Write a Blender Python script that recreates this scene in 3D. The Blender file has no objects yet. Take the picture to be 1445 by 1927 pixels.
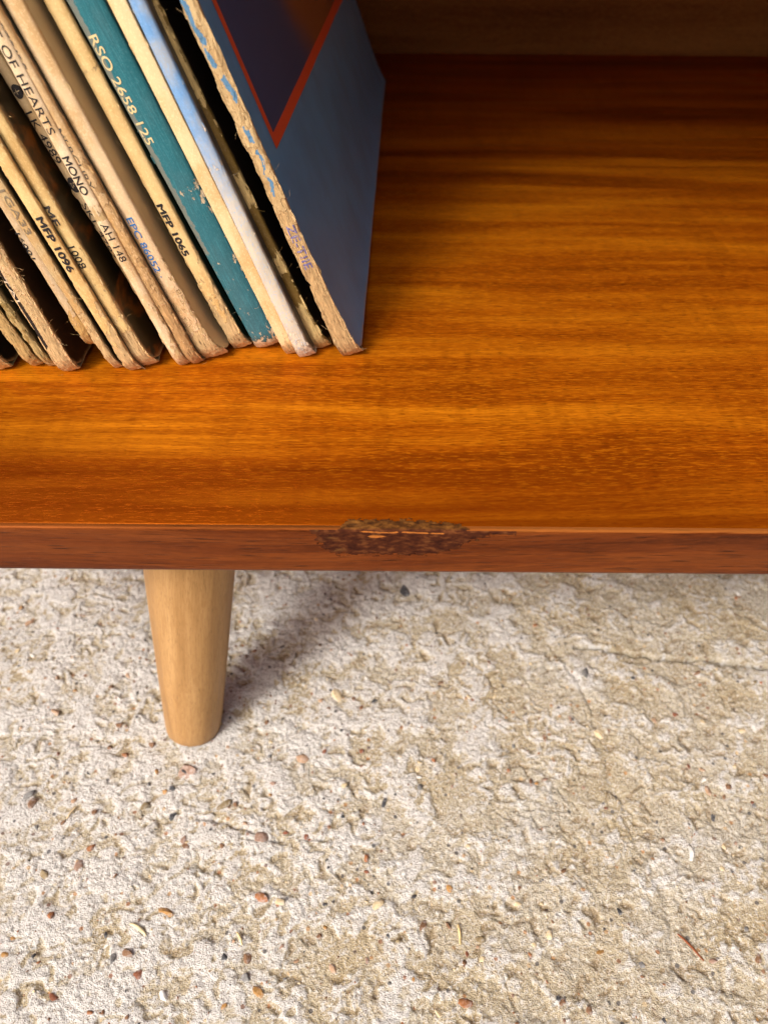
import bpy, bmesh, math, random
import numpy as np
from mathutils import Matrix, Vector

R = math.radians
random.seed(7)
SC = bpy.context.scene
COL = SC.collection

# ------------------------------------------------------------------ camera
cd = bpy.data.cameras.new("camera")
cam = bpy.data.objects.new("camera", cd); COL.objects.link(cam); SC.camera = cam
cd.sensor_fit = 'VERTICAL'; cd.sensor_height = 24.0; cd.lens = 24.0 * 1448 / 1927
cd.clip_start = 0.005; cd.clip_end = 200
cam.matrix_world = Matrix.Translation((0, -0.14563, 0.14988)) @ Matrix.Rotation(R(90 - 44.5), 4, 'X') @ Matrix.Rotation(R(0.45), 4, 'Z')
cd.dof.use_dof = True; cd.dof.focus_distance = 0.242; cd.dof.aperture_fstop = 9.0

# ------------------------------------------------------------------ light
SUN_EL, SUN_X, SUN_Y = 43.0, -0.66, -0.75
w = bpy.data.worlds.new("World"); SC.world = w; w.use_nodes = True
nt = w.node_tree; nt.nodes.clear()
sky = nt.nodes.new("ShaderNodeTexSky"); sky.sky_type = 'NISHITA'; sky.sun_disc = False
sky.sun_elevation = R(SUN_EL); sky.sun_rotation = math.atan2(SUN_X, SUN_Y) % (2 * math.pi)
sky.air_density = 0.5; sky.dust_density = 10.0; sky.ozone_density = 0.0
bg = nt.nodes.new("ShaderNodeBackground"); bg.inputs[1].default_value = 0.085
wo = nt.nodes.new("ShaderNodeOutputWorld")
nt.links.new(sky.outputs[0], bg.inputs[0]); nt.links.new(bg.outputs[0], wo.inputs[0])
sl = bpy.data.lights.new("sun", 'SUN'); sl.energy = 1.5; sl.angle = R(13); sl.color = (1.0, 0.97, 0.92)
so = bpy.data.objects.new("sun", sl); COL.objects.link(so)
_c = math.cos(R(SUN_EL)); _n = math.hypot(SUN_X, SUN_Y)
sdir = Vector((SUN_X / _n * _c, SUN_Y / _n * _c, math.sin(R(SUN_EL))))
so.rotation_euler = sdir.to_track_quat('Z', 'Y').to_euler()
vs = SC.view_settings
vs.view_transform = 'Standard'; vs.look = 'None'; vs.gamma = 1.0; vs.exposure = 1.0

MM = 0.001
FLOOR = -165.0          # mm, top of the concrete under the shelf (shelf top is z = 0)

# ------------------------------------------------------------------ numpy noise
_rng = np.random.RandomState(11)
_PERM = _rng.permutation(4096).astype(np.int64)
_GX = np.cos(np.linspace(0, 2 * np.pi, 4096, endpoint=False)); _GY = np.sin(np.linspace(0, 2 * np.pi, 4096, endpoint=False))

def perlin(x, y, seed=0):
    x = np.asarray(x, float) + 1000.37 + seed * 17.13; y = np.asarray(y, float) + 2000.71 + seed * 9.77
    xi = np.floor(x).astype(np.int64); yi = np.floor(y).astype(np.int64)
    xf = x - xi; yf = y - yi
    u = xf * xf * xf * (xf * (xf * 6 - 15) + 10); v = yf * yf * yf * (yf * (yf * 6 - 15) + 10)
    def g(ix, iy, dx, dy):
        h = _PERM[(_PERM[ix & 4095] + iy) & 4095]
        return _GX[h] * dx + _GY[h] * dy
    a = g(xi, yi, xf, yf); b = g(xi + 1, yi, xf - 1, yf); c = g(xi, yi + 1, xf, yf - 1); d = g(xi + 1, yi + 1, xf - 1, yf - 1)
    return 1.5 * ((a + u * (b - a)) + v * ((c + u * (d - c)) - (a + u * (b - a))))

def fbm(x, y, oct=4, seed=0, gain=0.5):
    r = 0; a = 1.0; f = 1.0; t = 0
    for i in range(oct):
        r = r + a * perlin(x * f, y * f, seed + i * 3); t += a; a *= gain; f *= 2.03
    return r / t

def sstep(a, b, x):
    t = np.clip((np.asarray(x, float) - a) / (b - a), 0, 1)
    return t * t * (3 - 2 * t)

def seg_dist(px, py, pts):
    d = np.full(np.shape(px), 1e9); tt = np.zeros(np.shape(px)); n = len(pts) - 1
    for i in range(n):
        (ax, ay), (bx, by) = pts[i], pts[i + 1]
        L = (bx - ax) ** 2 + (by - ay) ** 2
        t = np.clip(((px - ax) * (bx - ax) + (py - ay) * (by - ay)) / L, 0, 1)
        q = np.hypot(px - ax - t * (bx - ax), py - ay - t * (by - ay))
        m = q < d
        d = np.where(m, q, d); tt = np.where(m, (i + t) / n, tt)
    return d, tt

# ------------------------------------------------------------------ object helpers
def link(name, me, mat=None, parent=None, loc=(0, 0, 0)):
    o = bpy.data.objects.new(name, me); COL.objects.link(o)
    if me is not None and mat is not None: me.materials.append(mat)
    o.parent = parent; o.location = loc
    return o

def tag(o, label=None, cat=None, group=None, kind=None):
    for k, v in (('label', label), ('category', cat), ('group', group), ('kind', kind)):
        if v: o[k] = v
    return o

def empty(name, loc, label, cat, group=None):
    o = bpy.data.objects.new(name, None); COL.objects.link(o); o.location = loc; o.empty_display_size = 0.01
    return tag(o, label, cat, group)

def mesh_from(name, verts, faces, smooth=True, attrs=None):
    """verts in mm (n,3); attrs: name -> (n,) float or (n,3) vector"""
    me = bpy.data.meshes.new(name)
    v = np.asarray(verts, float) * MM
    me.from_pydata(v.tolist() if len(v) < 50000 else v, [], faces)
    if smooth:
        me.polygons.foreach_set('use_smooth', np.ones(len(me.polygons), bool))
    for k, a in (attrs or {}).items():
        a = np.asarray(a, np.float32)
        if a.ndim == 1:
            me.attributes.new(k, 'FLOAT', 'POINT').data.foreach_set('value', a)
        else:
            me.attributes.new(k, 'FLOAT_VECTOR', 'POINT').data.foreach_set('vector', a.ravel())
    me.update()
    return me

def grid_faces(nr, nc, off=0, flip=False):
    i = np.arange(nr - 1)[:, None]; j = np.arange(nc - 1)[None, :]
    a = (i * nc + j + off).ravel()
    q = np.stack([a, a + 1, a + nc + 1, a + nc], 1)
    if flip: q = q[:, ::-1]
    return q

def rbox(name, x0, x1, y0, y1, z0, z1, bev=0.8, seg=2):
    bm = bmesh.new()
    bmesh.ops.create_cube(bm, size=1)
    for v in bm.verts:
        v.co = Vector(((x0 + x1) / 2 + v.co.x * (x1 - x0), (y0 + y1) / 2 + v.co.y * (y1 - y0), (z0 + z1) / 2 + v.co.z * (z1 - z0))) * MM
    if bev: bmesh.ops.bevel(bm, geom=bm.edges[:], offset=bev * MM, segments=seg, affect='EDGES', profile=0.5)
    me = bpy.data.meshes.new(name); bm.to_mesh(me); bm.free()
    me.polygons.foreach_set('use_smooth', np.ones(len(me.polygons), bool))
    me.set_sharp_from_angle(angle=R(50))
    return me

# ------------------------------------------------------------------ node helpers
class M:
    def __init__(self, name, rough=0.6, spec=0.3):
        self.m = bpy.data.materials.new(name); self.m.use_nodes = True
        self.t = self.m.node_tree; self.N = self.t.nodes
        self.b = self.N["Principled BSDF"]; self.b.inputs["Roughness"].default_value = rough
        self.b.inputs["Specular IOR Level"].default_value = spec
    def put(self, sock, v):
        if hasattr(v, 'is_output'): self.t.links.new(v, sock)
        else:
            if isinstance(v, tuple) and len(v) == 3 and sock.type == 'RGBA': v = v + (1,)
            sock.default_value = v
    def set(self, **kw):
        for k, v in kw.items(): self.put(self.b.inputs[k.replace('_', ' ')], v)
    def obj(self): return self.N.new("ShaderNodeTexCoord").outputs["Object"]
    def attr(self, name, vec=False):
        n = self.N.new("ShaderNodeAttribute"); n.attribute_name = name
        return n.outputs["Vector" if vec else "Fac"]
    def scale(self, v, s, loc=(0, 0, 0), rot=(0, 0, 0)):
        n = self.N.new("ShaderNodeMapping"); self.put(n.inputs[0], v); n.inputs[1].default_value = loc
        n.inputs[2].default_value = rot; n.inputs[3].default_value = s
        return n.outputs[0]
    def noise(self, v, s=1.0, det=3, rough=0.5, dist=0.0, col=False):
        n = self.N.new("ShaderNodeTexNoise"); self.put(n.inputs["Vector"], v); n.inputs["Scale"].default_value = s
        n.inputs["Detail"].default_value = det; n.inputs["Roughness"].default_value = rough; n.inputs["Distortion"].default_value = dist
        return n.outputs["Color" if col else "Fac"]
    def voro(self, v, s, feat='F1', out="Distance", rand=1.0):
        n = self.N.new("ShaderNodeTexVoronoi"); self.put(n.inputs["Vector"], v); n.feature = feat
        n.inputs["Scale"].default_value = s; n.inputs["Randomness"].default_value = rand
        return n.outputs[out]
    def math(self, op, a, b=0.0, c=0.0, clamp=False):
        n = self.N.new("ShaderNodeMath"); n.operation = op; n.use_clamp = clamp
        self.put(n.inputs[0], a); self.put(n.inputs[1], b); self.put(n.inputs[2], c)
        return n.outputs[0]
    def rng(self, v, a, b, lo=0.0, hi=1.0):
        n = self.N.new("ShaderNodeMapRange"); n.interpolation_type = 'SMOOTHSTEP'
        self.put(n.inputs[0], v)
        for i, x in enumerate((a, b, lo, hi)): n.inputs[i + 1].default_value = x
        return n.outputs[0]
    def mix(self, f, a, b, mode='MIX'):
        n = self.N.new("ShaderNodeMix"); n.data_type = 'RGBA'; n.blend_type = mode
        self.put(n.inputs[0], f); self.put(n.inputs[6], a); self.put(n.inputs[7], b)
        return n.outputs[2]
    def ramp(self, f, stops):
        n = self.N.new("ShaderNodeValToRGB"); e = n.color_ramp.elements
        while len(e) < len(stops): e.new(0.5)
        for i, (p, c) in enumerate(stops): e[i].position = p; e[i].color = tuple(c) + (1,)
        self.put(n.inputs[0], f); return n.outputs[0]
    def bump(self, h, dist, strength=1.0, nrm=None):
        n = self.N.new("ShaderNodeBump"); n.inputs["Strength"].default_value = strength; n.inputs["Distance"].default_value = dist
        self.put(n.inputs["Height"], h)
        if nrm is not None: self.put(n.inputs["Normal"], nrm)
        return n.outputs[0]

# ------------------------------------------------------------------ wood
def wood(name, dark, mid, light, rough=0.38, seed=0.0, metal=0.0, axis='x', pore=0.55, bands=60.0, spec=0.4, fibre=0.5, front=None, plen=260, arris=None, bx=5.0):
    m = M(name, rough, spec)
    p = m.obj()
    if axis == 'z': p = m.scale(p, (1, 1, 1), rot=(0, R(90), 0))
    warp = m.noise(m.scale(p, (3, 8, 8), (seed, seed, 0)), 1, 2)
    pw = m.N.new("ShaderNodeVectorMath"); pw.operation = 'MULTIPLY_ADD'
    m.put(pw.inputs[0], m.noise(m.scale(p, (5, 10, 10), (seed, 2, 1)), 1, 2, col=True)); pw.inputs[1].default_value = (0, 0.02, 0.02); m.put(pw.inputs[2], p)
    q = pw.outputs[0]
    b1 = m.noise(m.scale(q, (bx, bands, bands), (seed, 3, 5)), 1, 2, 0.5)
    b2 = m.noise(m.scale(q, (7.0, bands * 3.6, bands * 3.6), (seed + 4, 1, 2)), 1, 3, 0.6)
    f = m.math('MULTIPLY_ADD', b2, 0.25, m.math('MULTIPLY', b1, 0.75))
    col = m.ramp(f, [(0.30, dark), (0.47, mid), (0.64, light)])
    st = m.noise(m.scale(q, (26, 1500, 1500), (seed, 0, 0)), 1, 2, 0.6)
    col = m.mix(m.rng(st, 0.40, 0.62, 0.0, 1.0), m.mix(0.28, col, dark), col)
    if front is not None:      # faint ripple figure lying across the grain
        rp = m.noise(m.scale(q, (120, 16, 16), (seed, 4, 4), (0, 0, 0.35)), 1, 3, 0.6)
        rz = m.noise(m.scale(q, (9, 14, 14), (seed, 8, 1)), 1, 2)
        col = m.mix(m.math('MULTIPLY', m.rng(rp, 0.48, 0.62), m.rng(rz, 0.42, 0.6, 0.08, 0.32)), col, m.mix(0.75, col, dark))
    # open pores: short dark dashes along the grain
    po = m.noise(m.scale(p, (plen, 2600, 2600), (seed, 7, 3)), 1, 1, 0.4)
    pd = m.rng(po, 0.60, 0.70)
    col = m.mix(m.math('MULTIPLY', pd, pore), col, tuple(c * 0.35 for c in dark))
    fib = m.noise(m.scale(q, (270, 2100, 2100), (seed, 1, 9)), 1, 3, 0.55, 0.4)
    col = m.mix(m.rng(fib, 0.47, 0.33, 0.0, fibre * 0.8), col, dark)
    col = m.mix(m.rng(fib, 0.5, 0.66, 0.0, fibre), col, tuple(min(1, c * 1.12) for c in light))
    if front is not None:      # front-left shade put into the veneer colour, darker and redder
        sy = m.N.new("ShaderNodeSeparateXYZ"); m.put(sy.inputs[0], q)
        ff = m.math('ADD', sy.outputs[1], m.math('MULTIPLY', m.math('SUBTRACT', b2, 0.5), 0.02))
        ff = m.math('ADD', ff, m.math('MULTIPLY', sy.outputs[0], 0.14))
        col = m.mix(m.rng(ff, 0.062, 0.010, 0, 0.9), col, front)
    if axis == 'z':
        oz = m.N.new("ShaderNodeSeparateXYZ"); m.put(oz.inputs[0], m.obj())
        sn = m.noise(m.scale(m.obj(), (120, 120, 60)), 1, 3, 0.6)
        col = m.mix(m.rng(m.math('ADD', oz.outputs[2], m.math('MULTIPLY', sn, 0.006)), 0.0075, 0.003, 0, 0.6), col, (0.16, 0.09, 0.04))
        fl = m.noise(m.scale(m.obj(), (420, 420, 130)), 1, 3, 0.6)
        col = m.mix(m.rng(fl, 0.52, 0.66, 0, 0.35), col, (0.27, 0.14, 0.05))
    if arris is not None:      # rubbed top edge, with its highlight put into the colour, stronger rightwards
        sz = m.N.new("ShaderNodeSeparateXYZ"); m.put(sz.inputs[0], p)
        am = m.rng(m.math('ADD', sz.outputs[2], m.math('MULTIPLY', m.math('SUBTRACT', st, 0.5), 0.0008)), -0.0006, -0.0003)
        sxa = m.N.new("ShaderNodeSeparateXYZ"); m.put(sxa.inputs[0], p)
        col = m.mix(m.math('MULTIPLY', am, m.rng(sxa.outputs[0], -0.05, 0.07, 0.1, 0.35)), col, arris)
    m.set(Base_Color=col, Metallic=metal, Specular_Tint=tuple(c / max(light) for c in light))
    h = m.math('SUBTRACT', m.math('MULTIPLY', fib, 0.6), m.math('MULTIPLY', pd, 0.8))
    m.set(Normal=m.bump(h, 0.00012, 0.35))
    m.set(Roughness=m.rng(b2, 0.3, 0.7, rough - 0.06, rough + 0.08))
    return m.m

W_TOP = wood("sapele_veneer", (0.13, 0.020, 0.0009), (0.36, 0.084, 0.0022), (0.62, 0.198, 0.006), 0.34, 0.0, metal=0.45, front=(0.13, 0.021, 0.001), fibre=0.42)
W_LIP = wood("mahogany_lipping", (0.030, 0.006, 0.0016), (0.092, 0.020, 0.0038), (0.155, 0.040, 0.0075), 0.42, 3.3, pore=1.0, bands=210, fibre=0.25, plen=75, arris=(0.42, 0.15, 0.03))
W_BACK = wood("veneer_back", (0.07, 0.024, 0.006), (0.135, 0.053, 0.013), (0.19, 0.08, 0.022), 0.5, 8.0)
W_LEG = wood("beech_leg", (0.24, 0.125, 0.045), (0.37, 0.21, 0.083), (0.44, 0.262, 0.112), 0.42, 5.0, axis='z', pore=0.3, bands=140, fibre=0.12)

# ================================================================== the cabinet
cab = empty("record_cabinet", (0, 0, 0), "orange brown wooden record cabinet on tapered legs with a chipped front edge", "cabinet")
XL, XR, DEP, TH, TOPZ = -250.0, 310.0, 470.0, 18.5, 318.0  # unseen right side and top drawn in to shade the back of the shelf
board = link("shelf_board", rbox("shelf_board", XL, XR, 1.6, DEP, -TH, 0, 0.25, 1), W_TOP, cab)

# front lipping: fine grid round the profile so that the arris is slightly worn
def lip_profile(n=30):
    r1, r2 = 0.9, 2.2
    pts = [(1.6, -0.02)]
    for k in range(7):
        a = math.pi / 2 * k / 6; pts.append((r1 - r1 * math.sin(a), -0.02 - (r1 - r1 * math.cos(a))))
    for k in range(1, 9): pts.append((0.0, -0.92 - k * (TH - 0.92 - r2) / 9))
    for k in range(7):
        a = math.pi / 2 * k / 6; pts.append((r2 - r2 * math.cos(a), -TH + r2 - r2 * math.sin(a)))
    pts.append((6.0, -TH - 0.02)); pts.append((6.0, -1.0))
    return pts
prof = lip_profile()
xs = np.concatenate([[XL], np.linspace(-160, 160, 321), [XR]])
V = []
for x in xs:
    for (y, z) in prof:
        V.append((x, y, z))
V = np.array(V)
wav = fbm(V[:, 0] * 0.08, V[:, 2] * 0.2, 3, 5) * 0.06
V[:, 1] += np.where(V[:, 1] < 3, wav, 0)
lipm = mesh_from("edge_lipping", V, grid_faces(len(xs), len(prof)).tolist())
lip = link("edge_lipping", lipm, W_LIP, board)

# crusty chipped patch over the edge
def damage_patch():
    m = M("chipped_wood", 0.85, 0.05)
    p = m.obj(); a = m.attr('ridge'); t = m.attr('top')
    n = m.noise(m.scale(p, (300, 620, 620)), 1, 4, 0.62); n2 = m.noise(m.scale(p, (130, 420, 420)), 1, 3, 0.6)
    base = m.ramp(n, [(0.34, (0.03, 0.011, 0.004)), (0.46, (0.065, 0.024, 0.006)), (0.56, (0.12, 0.047, 0.010)), (0.72, (0.21, 0.088, 0.018))])
    red = m.ramp(n, [(0.34, (0.026, 0.007, 0.004)), (0.52, (0.055, 0.015, 0.006)), (0.70, (0.12, 0.040, 0.013))])
    col = m.mix(t, red, base)
    col = m.mix(m.rng(n2, 0.58, 0.72, 0, 0.6), col, (0.16, 0.072, 0.022))
    raw = m.rng(m.math('ADD', a, m.math('MULTIPLY', m.math('SUBTRACT', n2, 0.5), 1.6)), 0.55, 0.8)
    col = m.mix(raw, col, (0.33, 0.11, 0.022))
    m.set(Base_Color=col, Normal=m.bump(n, 0.0003, 0.35))
    xs = np.linspace(-24, 36, 361)
    S = np.linspace(-7.5, 13.5, 130)         # arc length: negative on top, positive down the front
    X, A = np.meshgrid(xs, S, indexing='ij')
    dirx = X + 2.0 * fbm(X * .5, A * .5, 2, 3)
    env_top = 3.6 * sstep(-13, -9.5, dirx) * (1 - sstep(19, 23.5, dirx)) * (1 - .25 * sstep(5, 20, X))
    env_bot = 9.6 * np.sqrt(np.clip(sstep(-20, -13, dirx), 0, 1)) * (1 - 0.85 * sstep(12, 31, dirx))
    env = np.where(A < 0, env_top, env_bot)
    inside = (env - np.abs(A)) + 2.6 * fbm(X * .5, A * 1.0, 5, 21, .62)
    inside = np.where(env < 0.15, -2, inside)
    h = np.clip(inside, -1.5, 0.9) * 0.07 + np.where(inside > 0, 0.10 * fbm(X * .8, A * 1.4, 4, 31, .6) - 0.02, 0)
    h = np.where(inside < -0.3, -0.8, h)
    # gouge along the arris
    g = sstep(-9, -5, X) * (1 - sstep(18, 24, X))
    ridge = np.exp(-((A - 1.0 - 0.5 * fbm(X * .2, 0 * X, 2, 9)) / 0.38) ** 2) * g * sstep(-.25, .1, fbm(X * .16, A * .1, 3, 41) + 0.12 * np.sign(X - 2))
    spot = np.exp(-((X + 1.5) / 4.0) ** 2 - ((A - 2.6) / .6) ** 2)
    ridge = np.maximum(ridge, spot)
    h = h - 0.12 * ridge * (h > -0.5)
    h = np.where(inside > -0.3, h + 0.11, h)
    r = 0.9
    Y = np.where(A < -r, -A - 0.0, 0); Z = np.where(A > r, -A, 0.0)
    th = np.clip((A + r) / (2 * r), 0, 1) * math.pi / 2
    mid = np.abs(A) <= r
    Y = np.where(mid, r - r * np.sin(th), Y); Z = np.where(mid, -(r - r * np.cos(th)), Z)
    ny = np.where(A < -r, 0, np.where(A > r, -1, -np.sin(th))); nz = np.where(A < -r, 1, np.where(A > r, 0, np.cos(th)))
    P = np.stack([X, Y + ny * h, Z + nz * h], -1).reshape(-1, 3)
    keep = (inside > -0.9)
    f = grid_faces(len(xs), len(S)); kf = keep.ravel()[f].any(1)
    f = f[kf]
    me = mesh_from("chipped_patch", P, f[:, ::-1].tolist(), True, {'ridge': ridge.ravel(), 'top': sstep(-.4, .8, -A).ravel()})
    bm = bmesh.new(); bm.from_mesh(me); bmesh.ops.delete(bm, geom=[v for v in bm.verts if not v.link_faces], context='VERTS')
    bm.to_mesh(me); bm.free()
    o = link("chipped_patch", me, m.m, board); o['label'] = "dark crumbly chip in the front edge with raw orange wood showing"
damage_patch()

link("back_panel", rbox("back_panel", XL + 16, XR - 16, DEP, DEP + 9, -TH + 1, TOPZ - 0.1, 0.5), W_BACK, cab)
link("side_panel", rbox("side_panel", XL, XL + 16, 2, DEP + 8, 0.05, TOPZ, 0.8), W_TOP, cab)
link("side_panel", rbox("side_panel", XR - 16, XR, 2, DEP + 8, 0.05, TOPZ, 0.8), W_TOP, cab)
link("top_panel", rbox("top_panel", XL - 2, XR + 2, 0, DEP + 9, TOPZ + 0.05, TOPZ + 18, 0.8), W_TOP, cab)

def leg(top, foot, r0, r1):
    top, foot = Vector(top), Vector(foot)
    ax = (top - foot); L = ax.length
    n, k = 40, 26
    prof = [(0.0, 0.0), (r1 - 2.2, 0.0), (r1 - 0.9, 0.35), (r1 - 0.2, 1.3)] + [(r1 + (r0 - r1) * t ** 0.92, 2 + t * (L - 2)) for t in np.linspace(0, 1, k)]
    V = []
    for (r, h) in prof:
        for j in range(n):
            a = 2 * math.pi * j / n; V.append((r * math.cos(a), r * math.sin(a), h))
    f = [(i * n + j, i * n + (j + 1) % n, (i + 1) * n + (j + 1) % n, (i + 1) * n + j) for i in range(len(prof) - 1) for j in range(n)]
    me = mesh_from("leg", V, f)
    o = link("leg", me, W_LEG, cab)
    o.rotation_euler = ax.to_track_quat('Z', 'Y').to_euler(); o.location = foot * MM
    return o
leg((-67.2, 57, -TH + 1), (-85.8, 35.5, FLOOR - 0.8), 19.6, 12.3)
leg((215, 58, -TH + 1), (235, 35.5, FLOOR - 0.8), 19.6, 12.3)
leg((-66.5, 400, -TH + 1), (-85.0, 420, FLOOR - 0.8), 19.6, 12.3)
leg((215, 400, -TH + 1), (235, 420, FLOOR - 0.8), 19.6, 12.3)

# ================================================================== concrete floor
PEB = [(-35.8,20.2,5.9,'peach'),(-49.7,20.9,4.0,'grey'),(-49.4,-14.9,5.7,'pink'),(-39.4,-12.9,3.3,'red'),(-29.6,-15.6,2.8,'red'),(-8.7,23.5,3.0,'red'),(-3.7,49.4,3.6,'dark'),(-21.2,52.1,6.2,'cream'),(97.5,64.7,5.4,'grey'),(119.8,62.5,2.5,'dark'),(98.0,33.0,5.2,'cream'),(-17.5,-5.6,3.3,'white'),(-16.1,-6.0,2.1,'dark'),(0.9,-0.4,3.8,'dark'),(16.3,6.7,3.4,'grey'),(55.2,15.5,2.5,'orange'),(22.7,18.7,2.9,'orange'),(26.5,-34.2,3.7,'amber'),(16.4,-47.5,4.1,'brown'),(29.9,-73.1,5.8,'orange'),(30.8,-60.3,3.2,'brown'),(-17.4,-62.5,3.6,'peach'),(-1.0,-40.8,4.1,'cream'),(-47.0,-38.2,5.1,'orange'),(-43.4,-69.5,5.0,'amber'),(-57.3,-59.0,2.7,'dark'),(156.9,1.5,2.6,'red'),(138.5,-5.0,2.3,'dark'),(9.2,-28.5,2.3,'white'),(-117.4,-19.1,4.0,'orange'),(-99.5,-1.5,4.5,'olive'),(-81.3,-43.9,5.2,'amber'),(-92.7,-58.2,4.2,'brown'),(-97.9,-60.0,4.5,'grey'),(-87.6,-64.7,4.0,'red'),(-115.6,-72.4,4.0,'red'),(-86.9,-6.4,3.4,'dark'),(-132.0,-30.4,5.0,'olive'),(-119.9,-26.8,4.9,'pink'),(-125.1,-45.1,2.4,'orange'),(-147.3,-1.4,4.7,'brown'),(-149.5,2.5,5.2,'grey'),(-150.8,42.2,3.8,'peach'),(-119.6,35.9,4.0,'brown'),(-49.1,-59.1,4.1,'brown'),(-48.3,-65.6,4.1,'grey'),(-77.0,-71.5,3.7,'white'),(-103.0,-51.6,2.1,'dark'),(-127.6,-58.9,2.2,'dark'),(-79.3,-18.4,3.1,'brown'),(-89.3,5.6,3.2,'dark'),(-92.5,4.6,3.0,'amber'),(-121.0,24.9,3.1,'brown'),(-102.4,26.1,3.3,'brown'),(-85.2,13.1,9.0,'pink'),(-66.2,-1.4,5.8,'olive'),(-179.8,93.2,4.2,'peach'),(-56.4,92.7,5.0,'white'),(-50.2,79.7,2.4,'dark'),(11.4,116.1,5.7,'dark'),(77.7,94.1,2.8,'orange'),(135.0,42.8,3.2,'red'),(125.0,40.0,3.2,'peach'),(163.1,34.9,3.3,'cream'),(151.2,65.2,2.8,'brown'),(94.2,-1.5,2.2,'red'),(91.2,-42.2,2.4,'dark'),(72.2,-27.6,2.9,'brown'),(52.9,-39.6,2.8,'cream'),(-5.7,-28.2,2.3,'red'),(-23.1,-51.4,2.7,'brown'),(52.6,-14.1,2.4,'grey'),(63.2,-71.5,2.5,'dark'),(99.4,-77.7,2.8,'dark'),(3.7,-67.0,2.2,'grey'),(37.5,-51.9,3.2,'olive'),(81.4,-56.1,2.8,'amber')]
CRACKS = [([(96,80.5),(113.1,79.4),(125.5,76.0),(140.5,73.6),(156.2,73.8),(171.2,71.8),(187.1,69.1),(240,62)], 1.7, 4.2),
          ([(86,78),(92.8,61.0),(97.0,49.5),(96.7,38)], 2.2, 0.6),
          ([(97.6,15.1),(101.5,0.8),(103.4,-10.4),(106.9,-23.2),(110.8,-37.3),(107.9,-60)], 3.4, 0.55),
          ([(-76,-6),(-54.1,-12.1),(-42.8,-15.9),(-22,-15.8)], 1.2, 0.9)]

def floor_h(x, y):
    big = 1.1 * fbm(x / 70, y / 70, 2, 1)
    wx = x + 3.0 * perlin(x / 9, y / 9, 40); wy = y + 3.0 * perlin(x / 9, y / 9, 50)
    n1 = fbm(wx / 17, wy / 14, 3, 4)
    ter = 1.5 * (sstep(-.10, -.02, n1) + sstep(.10, .2, n1) * 0.8)         # broken skin of cement, with edges
    n2 = fbm(wx / 6.0, wy / 5.0, 4, 9, .6)
    g1 = fbm(wx / 3.6 + .3 * n2, wy / 3.1, 4, 14, .62)                     # crumbly scraps of cement, 2-4 mm
    g1 = np.where(g1 > 0, g1 ** 0.8, -(-g1) ** 0.9)
    holes = sstep(.16, .42, perlin(wx / 3.9, wy / 3.3, 23)) * sstep(-.15, .25, perlin(x / 13, y / 12, 29))
    pit = -1.3 * holes - 0.8 * sstep(.30, .45, perlin(wx / 2.1, wy / 1.9, 27))
    fine = 0.40 * fbm(x / 1.5, y / 1.35, 2, 33, .6)
    flat = sstep(.10, .35, fbm(x / 30, y / 26, 2, 61))                     # smoother islands
    chip = sstep(-.2, .3, fbm(x / 16, y / 14, 3, 95))
    h = big + 0.34 * ter + (0.36 * n2 + (0.14 + 0.36 * chip) * g1 + 0.65 * pit + 1.15 * fine) * (1 - .6 * flat)
    global SKIN
    SKIN = 0.22 - np.clip((x - 20) / 300 - (y - 20) / 600, -.28, .28) + ter * 0.22 + (0.4 + 0.9 * chip) * g1 + 0.5 * n2 - 1.1 * holes + 0.5 * fbm(x / 1.6, y / 1.4, 3, 83, .65)  # bias puts the floor's cool left and warm right light into its tone
    for pts, wd, dp in CRACKS:
        d, t = seg_dist(x + 1.6 * perlin(x / 6, y / 6, 71), y + 1.6 * perlin(x / 6, y / 6, 75), pts)
        wv = wd * (0.6 + 0.6 * np.abs(perlin(x / 8, y / 8, 78)))
        h = h - 1.5 * dp * np.exp(-(d / (0.75 * wv)) ** 2) * (1.0 if dp > 3 else sstep(-.35, .05, perlin(x / 11, y / 11, 88) + .25))
    return h - 0.9

def spaced(lo, hi, step, far):
    a = list(np.arange(lo, hi + step / 2, step)); g = step; up = []; dn = []
    x = a[-1]
    while x < far: g *= 1.13; x += g; up.append(x)
    x = a[0]; g = step
    while x > -far: g *= 1.13; x -= g; dn.append(x)
    return np.array(dn[::-1] + a + up)
gx = spaced(-220, 225, 0.62, 20000); gy = spaced(-110, 150, 0.62, 20000)
GX2, GY2 = np.meshgrid(gx, gy, indexing='xy')
fade = sstep(30000, 800, np.hypot(GX2, GY2)) if False else np.clip(1.0 - (np.hypot(GX2, GY2) - 400) / 1500, 0, 1)
HZ = floor_h(GX2, GY2)
SK0 = SKIN.copy(); HZ = HZ * fade
legfoot = np.exp(-(np.hypot(GX2 + 85.8, GY2 - 35.5) / 15.0) ** 4)
HZ = HZ * (1 - legfoot) + (-0.3) * legfoot
SK = SK0.ravel()
fv = np.stack([GX2, GY2, HZ], -1).reshape(-1, 3)

mc = M("weathered_concrete", 0.92, 0.25)
p = mc.obj()
na = mc.noise(mc.scale(p, (24, 24, 24)), 1, 3, 0.55)
nb = mc.noise(mc.scale(p, (170, 190, 190)), 1, 4, 0.65)
nc = mc.noise(mc.scale(p, (900, 900, 900)), 1, 3, 0.7)
col = mc.ramp(na, [(0.35, (0.42, 0.345, 0.215)), (0.52, (0.455, 0.40, 0.295)), (0.68, (0.47, 0.435, 0.36))])
sk = mc.math('ADD', mc.attr('skin'), mc.math('MULTIPLY', mc.math('SUBTRACT', nb, 0.5), 1.2))
col = mc.mix(mc.rng(sk, 0.30, 0.75, 0, 0.85), col, (0.63, 0.625, 0.615))
col = mc.mix(mc.rng(sk, -0.05, -0.75, 0, 0.7), col, (0.25, 0.175, 0.085))
ng = mc.noise(mc.scale(p, (2000, 2000, 2000)), 1, 2, 0.7)
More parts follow.
